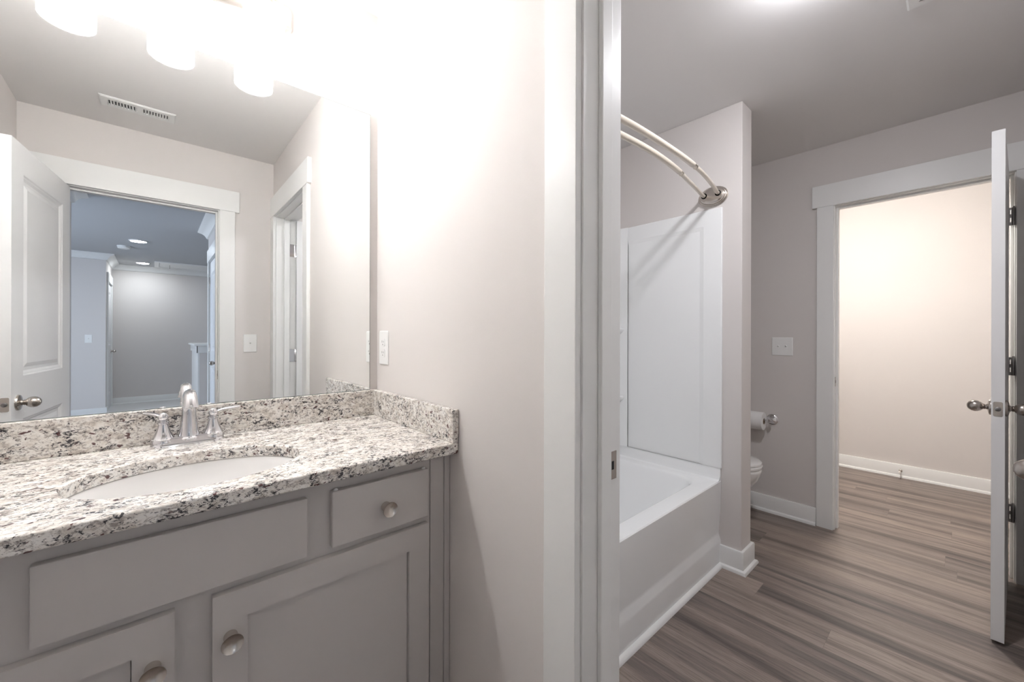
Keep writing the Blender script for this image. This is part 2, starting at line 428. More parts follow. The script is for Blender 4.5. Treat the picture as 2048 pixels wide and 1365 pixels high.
def door_leaf(w, h, ya, yb):
    """hinge edge at x=0, faces at y=ya and y=yb, bottom at z=0.012"""
    bm = BM(); z0, z1 = 0.012, h
    st = 0.112
    zs = [z0, 0.25, 0.86, 1.045, h - 0.125, z1]
    xs = [0, st, w - st, w]
    panels = {(1, 1), (1, 3)}
    for y, sgn in ((ya, 1), (yb, -1)):
        for i in range(3):
            for k in range(5):
                x0, x1, a0, a1 = xs[i], xs[i + 1], zs[k], zs[k + 1]
                if (i, k) not in panels:
                    bm.faces.new([bm.verts.new(p) for p in ((x0, y, a0), (x1, y, a0), (x1, y, a1), (x0, y, a1))])
                else:
                    prev = None
                    for ins, dep in ((0, 0), (0.006, 0.0035), (0.011, 0.0045), (0.020, 0.010), (0.034, 0.010), (0.052, 0.0045)):
                        yy = y + sgn * dep
                        ring = [bm.verts.new(p) for p in ((x0 + ins, yy, a0 + ins), (x1 - ins, yy, a0 + ins), (x1 - ins, yy, a1 - ins), (x0 + ins, yy, a1 - ins))]
                        if prev:
                            for q in range(4): bm.faces.new((prev[q], prev[(q + 1) % 4], ring[(q + 1) % 4], ring[q]))
                        prev = ring
                    bm.faces.new(prev)
    for k in range(5):
        for x in (0, w):
            bm.faces.new([bm.verts.new(p) for p in ((x, ya, zs[k]), (x, yb, zs[k]), (x, yb, zs[k + 1]), (x, ya, zs[k + 1]))])
    for i in range(3):
        for z in (z0, z1):
            bm.faces.new([bm.verts.new(p) for p in ((xs[i], ya, z), (xs[i + 1], ya, z), (xs[i + 1], yb, z), (xs[i], yb, z))])
    bmesh.ops.remove_doubles(bm, verts=bm.verts, dist=1e-5)
    return bm

def hinge_bm(bm, x, y, z, sx, sy, gap=0.0):
    """a butt hinge: knuckle at (x, y), one leaf along sx, screws"""
    lathe(bm, (x, y, z - 0.046), (0, 0, 1), [(0, 0.004), (0.002, 0.0062), (0.090, 0.0062), (0.092, 0.0045), (0.097, 0.0045), (0.098, 0.0)], 16)

def make_door(name, label, w, h, t, loc, rotz, flip, knob='darknickel', hinge_mat='bronze', latch=True, hinge=True, knobs=(1, 1), gap=None):
    """the knuckles sit at local y=0; flip: the slab lies on the -y side of that face"""
    ya, yb = (-t, 0.0) if flip else (0.0, t)
    d = thing(name, label, 'door', loc, (0, 0, rotz), kind='structure')
    obj('leaf', door_leaf(w, h, ya, yb), 'door', d)
    kx, kz = w - 0.060, 0.935
    for y, s, on in ((ya, -1, knobs[0]), (yb, 1, knobs[1])):
        if on:
            bm = BM(); knob_bm(bm, (kx, y, kz), (0, s, 0)); obj('door_knob', bm, knob, d, smooth=40)
    if latch:
        bm = BM(); loft(bm, [[(w + dx, (ya + yb) / 2 + p[0], kz + p[1]) for p in rrect(0, 0, 0.0125, 0.029, 0.005, 0, 4) for _ in (0,)] for dx in (-0.001, 0.0012)])
        lp = obj('latch_plate', bm, 'nickel', d)
        bm = BM(); lathe(bm, (w + 0.001, (ya + yb) / 2, kz), (1, 0, 0), [(0, 0.0085), (0.0045, 0.0085), (0.006, 0.006)], 20)
        obj('latch_bolt', bm, 'bronze', lp, smooth=40)
    if hinge:
        hs = 1 if flip else -1
        for z in (0.34, 1.075, 1.825):
            bm = BM()
            if gap:
                hinge_bm(bm, -0.004, gap - 0.005, z, 1, 1)
                for b in ((-0.030, 0.0035, -0.045, 0.045), (0.0075, gap - 0.003, -0.045, 0.045), (0.0035, 0.0075, 0.034, 0.045), (0.0035, 0.0075, -0.006, 0.011), (0.0035, 0.0075, -0.045, -0.029)):
                    box(bm, -0.0045, -0.0012, b[0], b[1], z + b[2], z + b[3])
                obj('hinge', bm, hinge_mat, d, smooth=40); continue
            hinge_bm(bm, -0.003, hs * 0.005, z, 1, 1)
            a, b2 = sorted((0.0, -hs * 0.028))
            box(bm, -0.0015, 0.0005, a, b2, z - 0.045, z + 0.045)
            obj('hinge', bm, hinge_mat, d, smooth=40)
    return d

def doorway(name, label, o, ud, nd, w, t, stop, strike=None, leaves=None, far=True, leaf_mat='bronze', head=DH):
    """flat casings, header, jambs and stops of one opening. u runs along the wall, n out of its room-side face"""
    o = Vector(o); ud = Vector(ud); nd = Vector(nd)
    def B(u0, u1, n0, n1, z0, z1):
        a = o + ud * u0 + nd * n0; b = o + ud * u1 + nd * n1
        return (min(a.x, b.x), max(a.x, b.x), min(a.y, b.y), max(a.y, b.y), z0, z1)
    tr = thing(name, label, 'door frame', kind='structure')
    sides = [(0.0, 0.018, 0.021)] + ([(-t, -t - 0.018, -t - 0.021)] if far else [])
    for n0, n1, n2 in sides:
        boxes('casing', 'trim', tr, [B(-0.005, -0.090, n0, n1, 0, head + 0.004)], bevel=0.0015)
        boxes('casing', 'trim', tr, [B(w + 0.005, w + 0.090, n0, n1, 0, head + 0.004)], bevel=0.0015)
        boxes('header', 'trim', tr, [B(-0.115, w + 0.115, n0, n2, head + 0.004, head + 0.142)], bevel=0.0015)
    s0, s1 = stop
    jb = boxes('jamb', 'trim', tr, [B(-JT, 0, 0, -t, 0, head + JT), B(w, w + JT, 0, -t, 0, head + JT), B(0, w, 0, -t, head, head + JT)])
    boxes('door_stop_strip', 'trim', jb, [B(0, 0.011, s0, s1, 0, head), B(w - 0.011, w, s0, s1, 0, head), B(0.011, w - 0.011, s0, s1, head - 0.011, head)], bevel=0.002)
    if strike:
        u, n, z = strike; sg = 1 if u < w / 2 else -1
        boxes('strike_plate', 'nickel', jb, [B(u - sg * 0.001, u + sg * 0.0015, n - 0.014, n + 0.014, z - 0.03, z + 0.03)], bevel=0.0006)
        boxes('strike_hole', 'dark', jb, [B(u + sg * 0.001, u + sg * 0.0018, n - 0.004, n + 0.004, z - 0.009, z + 0.009)])
    if leaves:
        u, n0, n1 = leaves; sg = 1 if u < w / 2 else -1
        for z in (0.34, 1.075, 1.825):
            hl = boxes('hinge_leaf', leaf_mat, jb, [B(u - sg * 0.001, u + sg * 0.002, n0, n1, z - 0.045, z + 0.045)], bevel=0.0008)
    return tr

# entry (seen in the mirror)
doorway('trim_4', 'white flat casing round the entry doorway in the mirror', (EX0, YE, 0), (1, 0, 0), (0, 1, 0), EX1 - EX0, YE - YE2, (-0.037, -0.072), strike=(EX1 - EX0, -0.018, 0.955))
make_door('door_1', 'white panelled entry door standing open at the left of the mirror', 0.694, 2.035, 0.035, (EX0 + 0.003, YE + 0.004, 0), math.radians(97.3), True, knob='nickel')
# between the rooms
doorway('trim_5', 'white casing and jamb between vanity and tub room', (XB, BY0, 0), (0, 1, 0), (-1, 0, 0), BY1 - BY0, XB2 - XB, (-0.048, -0.083), strike=(BY1 - BY0, -0.101, 0.945), leaves=(0, -0.084, -0.118), leaf_mat='chrome')
# closet
doorway('trim_6', 'white casing round the bright closet doorway', (XF, CY0, 0), (0, 1, 0), (-1, 0, 0), CY1 - CY0, XF2 - XF, (-0.037, -0.072), strike=(CY1 - CY0, -0.018, 0.935), leaves=(0, -0.002, -0.034), leaf_mat='bronze')
# passage and landing doors
doorway('trim_7', 'white casing of the door on the hall passage wall', (HXR, HD0, 0), (0, 1, 0), (-1, 0, 0), HD1 - HD0, 0.12, (-0.037, -0.072), far=False)
doorway('trim_8', 'white casing of the door on the return wall far down the hall', (LXC, LD0, 0), (0, -1, 0), (1, 0, 0), LD0 - LD1, 0.12, (-0.037, -0.072), far=False)

# tub room door: hinged on the jamb away from the mirror, swung into the tub room
make_door('door_2', 'white door swung into the tub room, its knob at the right edge', 0.718, 2.035, 0.035, (XB2 + 0.004, BY0 + 0.001, 0), math.radians(4.0), False, hinge_mat='chrome')
# closet door: free edge towards the camera
make_door('door_3', 'white closet door standing open, seen edge-on by the closet doorway', 0.697, 2.045, 0.035, (XF - 0.006, CY0 + 0.018, 0), math.radians(176.3), True, hinge_mat='bronze', gap=0.019)
# passage door, closed
make_door('door_4', 'white closed door in the hall passage with a metal knob', HD1 - HD0 - 0.006, 2.035, 0.035, (HXR, HD0 + 0.003, 0), math.radians(90), True, knob='nickel', latch=False, hinge_mat='nickel', knobs=(0, 1))
make_door('door_5', 'white closed door on the return wall far down the hall', LD0 - LD1 - 0.006, 2.035, 0.035, (LXC, LD0 - 0.003, 0), math.radians(-90), True, knob='nickel', latch=False, hinge=False, knobs=(0, 1))

# ------------------------------------------------------------------ vanity cabinet
CX0, CX1 = XL + 0.001, XB - 0.001
YF, YD = 0.978, 0.960                        # face frame, door fronts
vc = thing('vanity_cabinet', 'grey painted vanity cabinet with two doors, a drawer and round knobs', 'cabinet', (0, 0, 0))
boxes('body', 'cab', vc, [(CX0, CX1 - 0.064, YF, YF + 0.018, 0.10, 0.894), (CX0, CX0 + 0.016, YF + 0.018, YM - 0.001, 0.10, 0.894), (CX1 - 0.016, CX1, YF + 0.018, YM - 0.001, 0.10, 0.894), (CX0 + 0.016, CX1 - 0.016, YF + 0.018, YM - 0.001, 0.10, 0.116)])
boxes('filler_strip', 'cab', vc, [(CX1 - 0.0625, CX1 - 0.019, YF - 0.001, YF + 0.018, 0.0, 0.894)], bevel=0.001)
boxes('scribe_moulding', 'cab', vc, [(CX1 - 0.018, CX1, YF - 0.004, YF + 0.018, 0.0, 0.894)], bevel=0.002)
boxes('toe_kick', 'kick', vc, [(CX0, CX1 - 0.064, YF + 0.06, YF + 0.075, 0.001, 0.10)])

def slab(name, x0, x1, z0, z1):
    o = boxes(name, 'cab', vc, [(x0, x1, YD, YF - 0.0005, z0, z1)], bevel=0.0025)
    return o
def shaker(x0, x1, z0, z1, fr=0.0575):
    bm = BM(); y = YD
    xs = [x0, x0 + fr, x1 - fr, x1]; zs = [z0, z0 + fr, z1 - fr, z1]
    for i in range(3):
        for k in range(3):
            if (i, k) != (1, 1):
                box(bm, xs[i], xs[i + 1], y, YF - 0.0005, zs[k], zs[k + 1])
    bmesh.ops.remove_doubles(bm, verts=bm.verts, dist=1e-5)
    dl = [f for f in bm.faces if abs(abs(f.normal.y)) < 0.5 and len(f.verts) == 4]
    o = obj('door', bm, 'cab', vc)
    boxes('recessed_panel', 'cab', o, [(xs[1] + 0.0015, xs[2] - 0.0015, y + 0.0095, YF - 0.003, zs[1] + 0.0015, zs[2] - 0.0015)])
    return o
def dish_knob(parent, x, z):
    bm = BM()
    lathe(bm, (x, YD, z), (0, -1, 0), [(-0.001, 0.0118), (0.002, 0.0118), (0.005, 0.0100), (0.012, 0.0090), (0.018, 0.0098), (0.0225, 0.0135), (0.0262, 0.0178), (0.0285, 0.0186), (0.0296, 0.0182), (0.0285, 0.0168), (0.0250, 0.0080), (0.0240, 0.0)], 36)
    return obj('knob', bm, 'nickel', parent, smooth=50)
def bumpers(parent, pts):
    for x, z in pts:
        bm = BM(); lathe(bm, (x, YF - 0.009, z), (0, 0, 1), [(-0.001, 0.005), (0.0015, 0.005), (0.004, 0.003), (0.0045, 0)], 14)
        obj('bumper', bm, 'rubber', parent, smooth=50)
slab('false_drawer_front', -0.144, 0.254, 0.732, 0.862)
dr = slab('drawer', 0.306, 0.556, 0.732, 0.862); dish_knob(dr, 0.434, 0.794); bumpers(dr, [(0.316, 0.862), (0.545, 0.862)])
dl = slab('drawer', -0.446, -0.196, 0.732, 0.862); dish_knob(dl, -0.321, 0.794)
d1 = shaker(0.085, 0.557, 0.112, 0.714); dish_knob(d1, 0.1135, 0.628)
d2 = shaker(-0.444, 0.029, 0.112, 0.714); dish_knob(d2, -0.001, 0.628)

# ------------------------------------------------------------------ granite worktop with oval cut-out
SX, SY, SRX, SRY = 0.072, 1.150, 0.208, 0.150
ct = thing('granite_countertop', 'speckled cream granite countertop with upstands on two sides', 'countertop', (0, 0, 0))
ZT0, ZT1 = 0.895, 0.925
def top_mesh():
    bm = BM(); x0, x1, y0, y1 = CX0, CX1, 0.930, YM - 0.001
    n = 96; inner = []; outer = []
    for i in range(n):
        a = 2 * PI * i / n; c, s = math.cos(a), math.sin(a)
        inner.append((SX + SRX * c, SY + SRY * s))
        tx = ((x1 - SX) / c) if c > 1e-9 else ((x0 - SX) / c if c < -1e-9 else 1e9)
        ty = ((y1 - SY) / s) if s > 1e-9 else ((y0 - SY) / s if s < -1e-9 else 1e9)
        t = min(tx, ty); outer.append([SX + t * c, SY + t * s])
    for cx, cy in ((x0, y0), (x0, y1), (x1, y0), (x1, y1)):
        k = min(range(n), key=lambda i: (outer[i][0] - cx) ** 2 + (outer[i][1] - cy) ** 2); outer[k] = [cx, cy]
    R = [[bm.verts.new((p[0], p[1], z)) for p in L] for L, z in ((inner, ZT0), (outer, ZT0), (outer, ZT1), (inner, ZT1))]
    for a, b in ((0, 1), (1, 2), (2, 3), (3, 0)):
        for i in range(n):
            j = (i + 1) % n; bm.faces.new((R[a][i], R[a][j], R[b][j], R[b][i]))
    return bm
obj('slab', top_mesh(), 'granite', ct, bevel=0.004, seg=3)
boxes('backsplash', 'granite', ct, [(CX0, CX1, YM - 0.021, YM - 0.001, ZT1, 1.018)], bevel=0.0025)
boxes('side_splash', 'granite', ct, [(CX1 - 0.020, CX1, 0.930, YM - 0.0215, ZT1, 1.018)], bevel=0.0025)

# undermount basin
sk = thing('sink_basin', 'white oval undermount sink basin below the granite cut-out', 'sink', (SX, SY, ZT0 - 0.15))
def bowl():
    bm = BM(); R = []
    prof = [(1.12, 0.1495), (1.02, 0.1495), (1.005, 0.147), (0.985, 0.130), (0.95, 0.100), (0.88, 0.062), (0.76, 0.032), (0.55, 0.014), (0.30, 0.008), (0.09, 0.006)]
    inn = [ell(0, 0, SRX * k, SRY * k if k > 0.2 else SRX * k, z) for k, z in prof]
    out = [ell(0, 0, SRX * k, SRY * k, z) for k, z in [(0.12, -0.006), (0.56, 0.0), (0.80, 0.02), (0.93, 0.055), (1.0, 0.10), (1.03, 0.138), (1.12, 0.142)]]
    loft(bm, inn + out[0:0] , cap0=False, cap1=True)
    loft(bm, out, cap0=True, cap1=False)
    a = ell(0, 0, SRX * 1.12, SRY * 1.12, 0.142); b = ell(0, 0, SRX * 1.12, SRY * 1.12, 0.1495)
    loft(bm, [a, b], False, False)
    bmesh.ops.remove_doubles(bm, verts=bm.verts, dist=1e-5)
    return bm
obj('basin', bowl(), 'porcelain', sk, smooth=60)
bm = BM(); lathe(bm, (0, 0, 0.007), (0, 0, 1), [(0, 0.023), (0.003, 0.022), (0.0035, 0.017), (0.002, 0.015), (0.006, 0.010), (0.0065, 0)], 28)
obj('drain', bm, 'chrome', sk, smooth=40)

# ------------------------------------------------------------------ faucet
FX, FY = 0.072, 1.418
fc = thing('faucet', 'chrome two-handle faucet standing behind the sink', 'faucet', (FX, FY, ZT1))
bm = BM(); loft(bm, [rrect(0, 0, hx, hy, min(hy - 0.001, 0.024), z, 8) for hx, hy, z in ((0.080, 0.027, 0), (0.080, 0.027, 0.005), (0.0775, 0.0245, 0.009), (0.073, 0.0215, 0.020), (0.070, 0.019, 0.0235))])
obj('base_plate', bm, 'chrome', fc, smooth=30)
bm = BM()
lathe(bm, (0, 0, 0.014), (0, 0, 1), [(0, 0.0275), (0.004, 0.0275), (0.007, 0.0245), (0.010, 0.0235), (0.022, 0.021), (0.06, 0.0170), (0.083, 0.0150), (0.086, 0.0155)], 36)
tube(bm, [(0, 0, 0.094), (0, -0.001, 0.110), (0, -0.010, 0.126), (0, -0.028, 0.137), (0, -0.048, 0.1365), (0, -0.066, 0.128), (0, -0.076, 0.114), (0, -0.0785, 0.106)],
     [0.0148, 0.0145, 0.0142, 0.0140, 0.0140, 0.0146, 0.0158, 0.0172], 28, smooth=5)
obj('spout', bm, 'chrome', fc, smooth=40)
for s in (-1, 1):
    hx = 0.0535 * s
    bm = BM(); lathe(bm, (hx, 0, 0.012), (0, 0, 1), [(0, 0.0275), (0.004, 0.027), (0.008, 0.0245), (0.010, 0.0250), (0.013, 0.0225), (0.026, 0.0165), (0.038, 0.0125), (0.047, 0.0105), (0.0495, 0.0128), (0.053, 0.0125), (0.055, 0.0085), (0.059, 0.0080)], 32)
    h = obj('handle', bm, 'chrome', fc, smooth=40)
    bm = BM(); lathe(bm, (hx, 0, 0.069), (0, 0, 1), [(0, 0.0078), (0.003, 0.0105), (0.008, 0.0122), (0.0135, 0.0108), (0.0165, 0.0075), (0.0185, 0.0068), (0.0205, 0.0040), (0.021, 0)], 28)
    vx, vy = (0.985, 0.17) if s > 0 else (-0.62, 0.785)
    tube(bm, [(hx + vx * q, vy * q, z) for q, z in ((0.006, 0.0790), (0.018, 0.0825), (0.034, 0.0842), (0.052, 0.0850), (0.064, 0.0862))],
         [0.0050, 0.0066, 0.0080, 0.0086, 0.0072], 14, flat=0.55, smooth=4)
    obj('lever', bm, 'chrome', h, smooth=50)

# ------------------------------------------------------------------ mirror
mr = thing('wall_mirror', 'large frameless mirror above the granite backsplash', 'mirror', (0, YM, 1.0195))
boxes('glass', 'mirror', mr, [(XL + 0.02, 0.6035, -0.006, -0.0005, 0.0, 1.031)])
boxes('edge', 'mirroredge', mr, [(0.6035, 0.6048, -0.006, -0.0005, 0.0, 1.031), (XL + 0.0187, XL + 0.02, -0.006, -0.0005, 0, 1.031), (XL + 0.0187, 0.6048, -0.006, -0.0005, 1.031, 1.0323), (XL + 0.0187, 0.6048, -0.0062, -0.0005, -0.0013, 0.0)])

# ------------------------------------------------------------------ vanity light
vl = thing('vanity_light', 'three-shade vanity light fixed above the mirror', 'light fixture', (0.0365, YM, 2.255))
bm = BM(); loft(bm, [[(p[0], -d, p[1]) for p in rrect(0, 0, 0.30 - e, 0.045 - e, 0.02, 0, 6)] for d, e in ((0.0005, 0), (0.014, 0), (0.019, 0.006))])
obj('back_plate', bm, 'nickel', vl, smooth=40)
SO = 0.091
for sx in (-0.2085, 0.0, 0.2085):
    bm = BM(); tube(bm, [(sx, -0.015, 0.0), (sx, -0.05, 0.004), (sx, -SO + 0.008, 0.0), (sx, -SO, -0.012), (sx, -SO, -0.026)], 0.008, 14, smooth=5)
    lathe(bm, (sx, -SO, -0.014), (0, 0, -1), [(0, 0.018), (0.006, 0.024), (0.030, 0.026), (0.034, 0.022), (0.034, 0.0)], 28)
    obj('arm', bm, 'nickel', vl, smooth=40)
    bm = BM()
    prof = [(0.046, 0.024), (0.047, 0.034), (0.052, 0.0455), (0.062, 0.0525), (0.075, 0.0538), (0.208, 0.0538), (0.2092, 0.0525), (0.208, 0.0512), (0.076, 0.0512), (0.064, 0.0498), (0.0545, 0.0435), (0.0495, 0.033), (0.0485, 0.024)]
    rings = [[(sx + q * math.cos(2 * PI * i / 48), -SO + q * math.sin(2 * PI * i / 48), -d) for i in range(48)] for d, q in prof]
    loft(bm, rings + [rings[0]], False, False); bmesh.ops.remove_doubles(bm, verts=bm.verts, dist=1e-6)
    obj('shade', bm, 'shade', vl, smooth=50)
    bm = BM(); lathe(bm, (sx, -SO, -0.048), (0, 0, -1), [(0, 0.0125), (0.012, 0.0135), (0.034, 0.023), (0.054, 0.0285), (0.074, 0.0265), (0.088, 0.0165), (0.094, 0)], 24)
    obj('bulb', bm, 'bulb', vl, smooth=60)

# ------------------------------------------------------------------ switches and outlets
def plate_thing(name, label, cat, loc, rotz, w, h, kind, group=None):
    """faces local -y"""
    p = thing(name, label, cat, loc, (0, 0, rotz), group)
    bm = BM()
    loft(bm, [[(q[0], -d, q[1]) for q in rrect(0, 0, w / 2 - e, h / 2 - e, 0.004, 0, 4)] for d, e in ((0.0003, 0), (0.003, 0.0), (0.0055, 0.003))])
    obj('plate', bm, 'plate', p, smooth=30)
    if kind == 'outlet':
        for z in (0.0195, -0.0195):
            bm = BM(); loft(bm, [[(q[0], -d, q[1] + z) for q in rrect(0, 0, 0.0165, 0.014, 0.008, 0, 5)] for d in (0.005, 0.0072)])
            r = obj('receptacle', bm, 'plate', p, smooth=30)
            boxes('slots', 'slot', r, [(-0.0072, -0.0052, -0.0075, -0.007, z - 0.001, z + 0.007), (0.0052, 0.0072, -0.0075, -0.007, z - 0.001, z + 0.006), (-0.002, 0.002, -0.0075, -0.007, z - 0.0095, z - 0.0055)])
    else:
        n = kind
        for i in range(n):
            x = (i - (n - 1) / 2) * 0.046
            bm = BM(); box(bm, x - 0.0055, x + 0.0055, -0.0062, -0.005, -0.012, 0.012)
            sl = obj('toggle_slot', bm, 'plate', p)
            bm = BM(); vs = [(x - 0.0042, -0.0055, -0.004), (x + 0.0042, -0.0055, -0.004), (x + 0.0042, -0.0055, 0.007), (x - 0.0042, -0.0055, 0.007),
                             (x - 0.0034, -0.0175, 0.0045), (x + 0.0034, -0.0175, 0.0045), (x + 0.0034, -0.0165, 0.0105), (x - 0.0034, -0.0165, 0.0105)]
            v = [bm.verts.new(q) for q in vs]
            for f in ((0, 1, 2, 3), (4, 7, 6, 5), (0, 4, 5, 1), (1, 5, 6, 2), (2, 6, 7, 3), (3, 7, 4, 0)): bm.faces.new([v[k] for k in f])
            obj('toggle', bm, 'plate', p, bevel=0.001)
            for z in (0.030, -0.030):
                bm = BM(); lathe(bm, (x, -0.005, z), (0, -1, 0), [(0, 0.003), (0.0012, 0.0028), (0.0016, 0)], 12)
                obj('screw', bm, 'slot' if False else 'plate', p, smooth=50)
    return p
plate_thing('wall_outlet', 'white double outlet on the wall right of the mirror', 'outlet', (XB, 1.4165, 1.177), PI * 1.5, 0.073, 0.124, 'outlet')
plate_thing('light_switch', 'white double light switch on the mauve-grey wall by the closet', 'switch', (XF, 0.808, 1.152), PI * 1.5, 0.122, 0.124, 2)
plate_thing('light_switch', 'white single light switch beside the entry doorway, seen in the mirror', 'switch', (0.495, YE, 1.164), PI, 0.078, 0.124, 1)
plate_thing('light_switch', 'small switch on the blue-grey hall wall far off in the mirror', 'switch', (-0.73, LYN, 1.155), PI, 0.076, 0.122, 1)

# ------------------------------------------------------------------ ceiling vents, lamps, detector
def ceiling_vent(name, label, x0, x1, y0, y1, along='x', n=20, gap=True):
    v = thing(name, label, 'vent', ((x0 + x1) / 2, (y0 + y1) / 2, ZC))
    hx, hy = (x1 - x0) / 2, (y1 - y0) / 2; m = 0.032
    bm = BM()
    # bevelled rim
    def ring(ex, z): return [(-hx + ex, -hy + ex, z), (hx - ex, -hy + ex, z), (hx - ex, hy - ex, z), (-hx + ex, hy - ex, z)]
    loft(bm, [ring(0, -0.0003), ring(0, -0.003), ring(0.006, -0.008), ring(m, -0.008), ring(m, -0.0003)], False, False)
    obj('rim', bm, 'vent', v)
    boxes('duct', 'dark', v, [(-hx + m, hx - m, -hy + m, hy - m, -0.0012, -0.0006)])
    bm = BM()
    L = (hx if along == 'x' else hy) - m; Wd = (hy if along == 'x' else hx) - m
    for i in range(n + 1):
        t = -L + 2 * L * i / n; a = 0.0022
        if gap and abs(i - n / 2) < 0.6: a = 0.009
        sk_ = 0.004 * (1 if t > 0 else -1)
        if along == 'x': pts = [(t - a, -Wd), (t + a, -Wd), (t + a, Wd), (t - a, Wd)]
        else: pts = [(-Wd, t - a), (Wd, t - a), (Wd, t + a), (-Wd, t + a)]
        loft(bm, [[(p[0], p[1], -0.008) for p in pts], [(p[0] + (sk_ if along == 'x' else 0), p[1] + (0 if along == 'x' else sk_), -0.002) for p in pts]])
    obj('louvers', bm, 'vent', v)
    return v
ceiling_vent('ceiling_vent', 'white slotted ceiling register reflected above the entry doorway', -0.213, 0.088, -0.055, 0.067, 'x', 20)
ceiling_vent('ceiling_vent', 'white exhaust fan grille on the tub room ceiling', 1.79, 2.09, -0.165, 0.132, 'x', 22, gap=False)

def disc_lamp(name, label, x, y, r, t, em, ring='vent', group=None, drop=None):
    l = thing(name, label, 'ceiling light', (x, y, ZC), group=group)
    bm = BM(); 
    prof = [(0.0003, r * 0.82), (0.0003, r), (t * 0.5, r), (t, r * 0.95), (t, r * 0.84), (t * 0.8, r * 0.82)]
    rings = [[(q * math.cos(2 * PI * i / 40), q * math.sin(2 * PI * i / 40), -d) for i in range(40)] for d, q in prof]
    loft(bm, rings + [rings[0]], False, False); bmesh.ops.remove_doubles(bm, verts=bm.verts, dist=1e-6)
    obj('trim_ring', bm, ring, l, smooth=40)
    bm = BM(); lathe(bm, (0, 0, -0.0006), (0, 0, -1), [(0, r * 0.815), (t * 0.85, r * 0.815), (t * 1.15, r * 0.6), (t * 1.25, 0)] if not drop else [(0, r * 0.815), (drop * 0.45, r * 0.815), (drop * 0.75, r * 0.70), (drop * 0.93, r * 0.45), (drop, 0)], 40)
    obj('lens', bm, em, l, smooth=50)
    return l
disc_lamp('ceiling_light', 'round flush light on the tub room ceiling at the top edge', 1.545, 0.295, 0.085, 0.014, 'tublamp', drop=0.045)
disc_lamp('ceiling_light', 'round warm light on the closet ceiling', 3.58, 0.52, 0.10, 0.014, 'closetlamp', drop=0.06)
hl = disc_lamp('recessed_light', 'nearer round downlight on the hall ceiling in the mirror', -0.156, -4.165, 0.095, 0.012, 'halllamp', group='hall downlights')
dup(hl, (-0.147, -6.30, ZC), label='farther round downlight on the hall ceiling, beside the hatch')
sd = thing('smoke_detector', 'white round smoke detector on the hall ceiling beside the downlight', 'smoke detector', (-0.315, -4.72, ZC))
bm = BM(); lathe(bm, (0, 0, -0.0003), (0, 0, -1), [(0, 0.070), (0.012, 0.070), (0.015, 0.062), (0.018, 0.062), (0.021, 0.068), (0.034, 0.060), (0.040, 0.040), (0.041, 0)], 36)
obj('body', bm, 'vent', sd, smooth=30)
bm = BM(); lathe(bm, (0.02, 0, -0.040), (0, 0, -1), [(0, 0.012), (0.003, 0.011), (0.003, 0)], 20); obj('test_button', bm, 'plate', sd, smooth=40)
ah = thing('attic_hatch', 'white framed attic hatch in the far hall ceiling', 'hatch', (0.72, -6.3, ZC))
boxes('frame', 'trim', ah, [(-0.72, 0.72, -0.36, -0.30, -0.016, -0.0003), (-0.72, 0.72, 0.30, 0.36, -0.016, -0.0003), (-0.72, -0.66, -0.30, 0.30, -0.016, -0.0003), (0.66, 0.72, -0.30, 0.30, -0.016, -0.0003)], bevel=0.003)
boxes('panel', 'trim', ah, [(-0.655, 0.655, -0.295, 0.295, -0.008, -0.0003)])
bm = BM(); tube(bm, [(-0.52, 0, -0.006), (-0.52, 0, -0.06)], 0.004, 10); obj('pull_cord', bm, 'dark', ah)

# half wall by the stairs
hw = thing('half_wall', 'white-capped half wall by the stairs far down the hall', 'half wall', (0.47, -4.38, 0))
boxes('wall_body', 'wall', hw, [(0.02, 0.9, -0.11, 0.0, 0.0005, 1.02)])
boxes('end_panel', 'trim', hw, [(0.0, 0.019, -1.25, 0.0, 0.0005, 1.02)])
boxes('apron', 'trim', hw, [(-0.016, 0.92, 0.001, 0.018, 0.955, 1.055), (-0.018, -0.001, -1.25, 0.018, 0.955, 1.055), (0.0, 0.92, -1.25, 0.0, 1.021, 1.055)], bevel=0.003)
boxes('cap', 'trim', hw, [(-0.045, 0.95, -1.28, 0.045, 1.056, 1.085)], bevel=0.004)

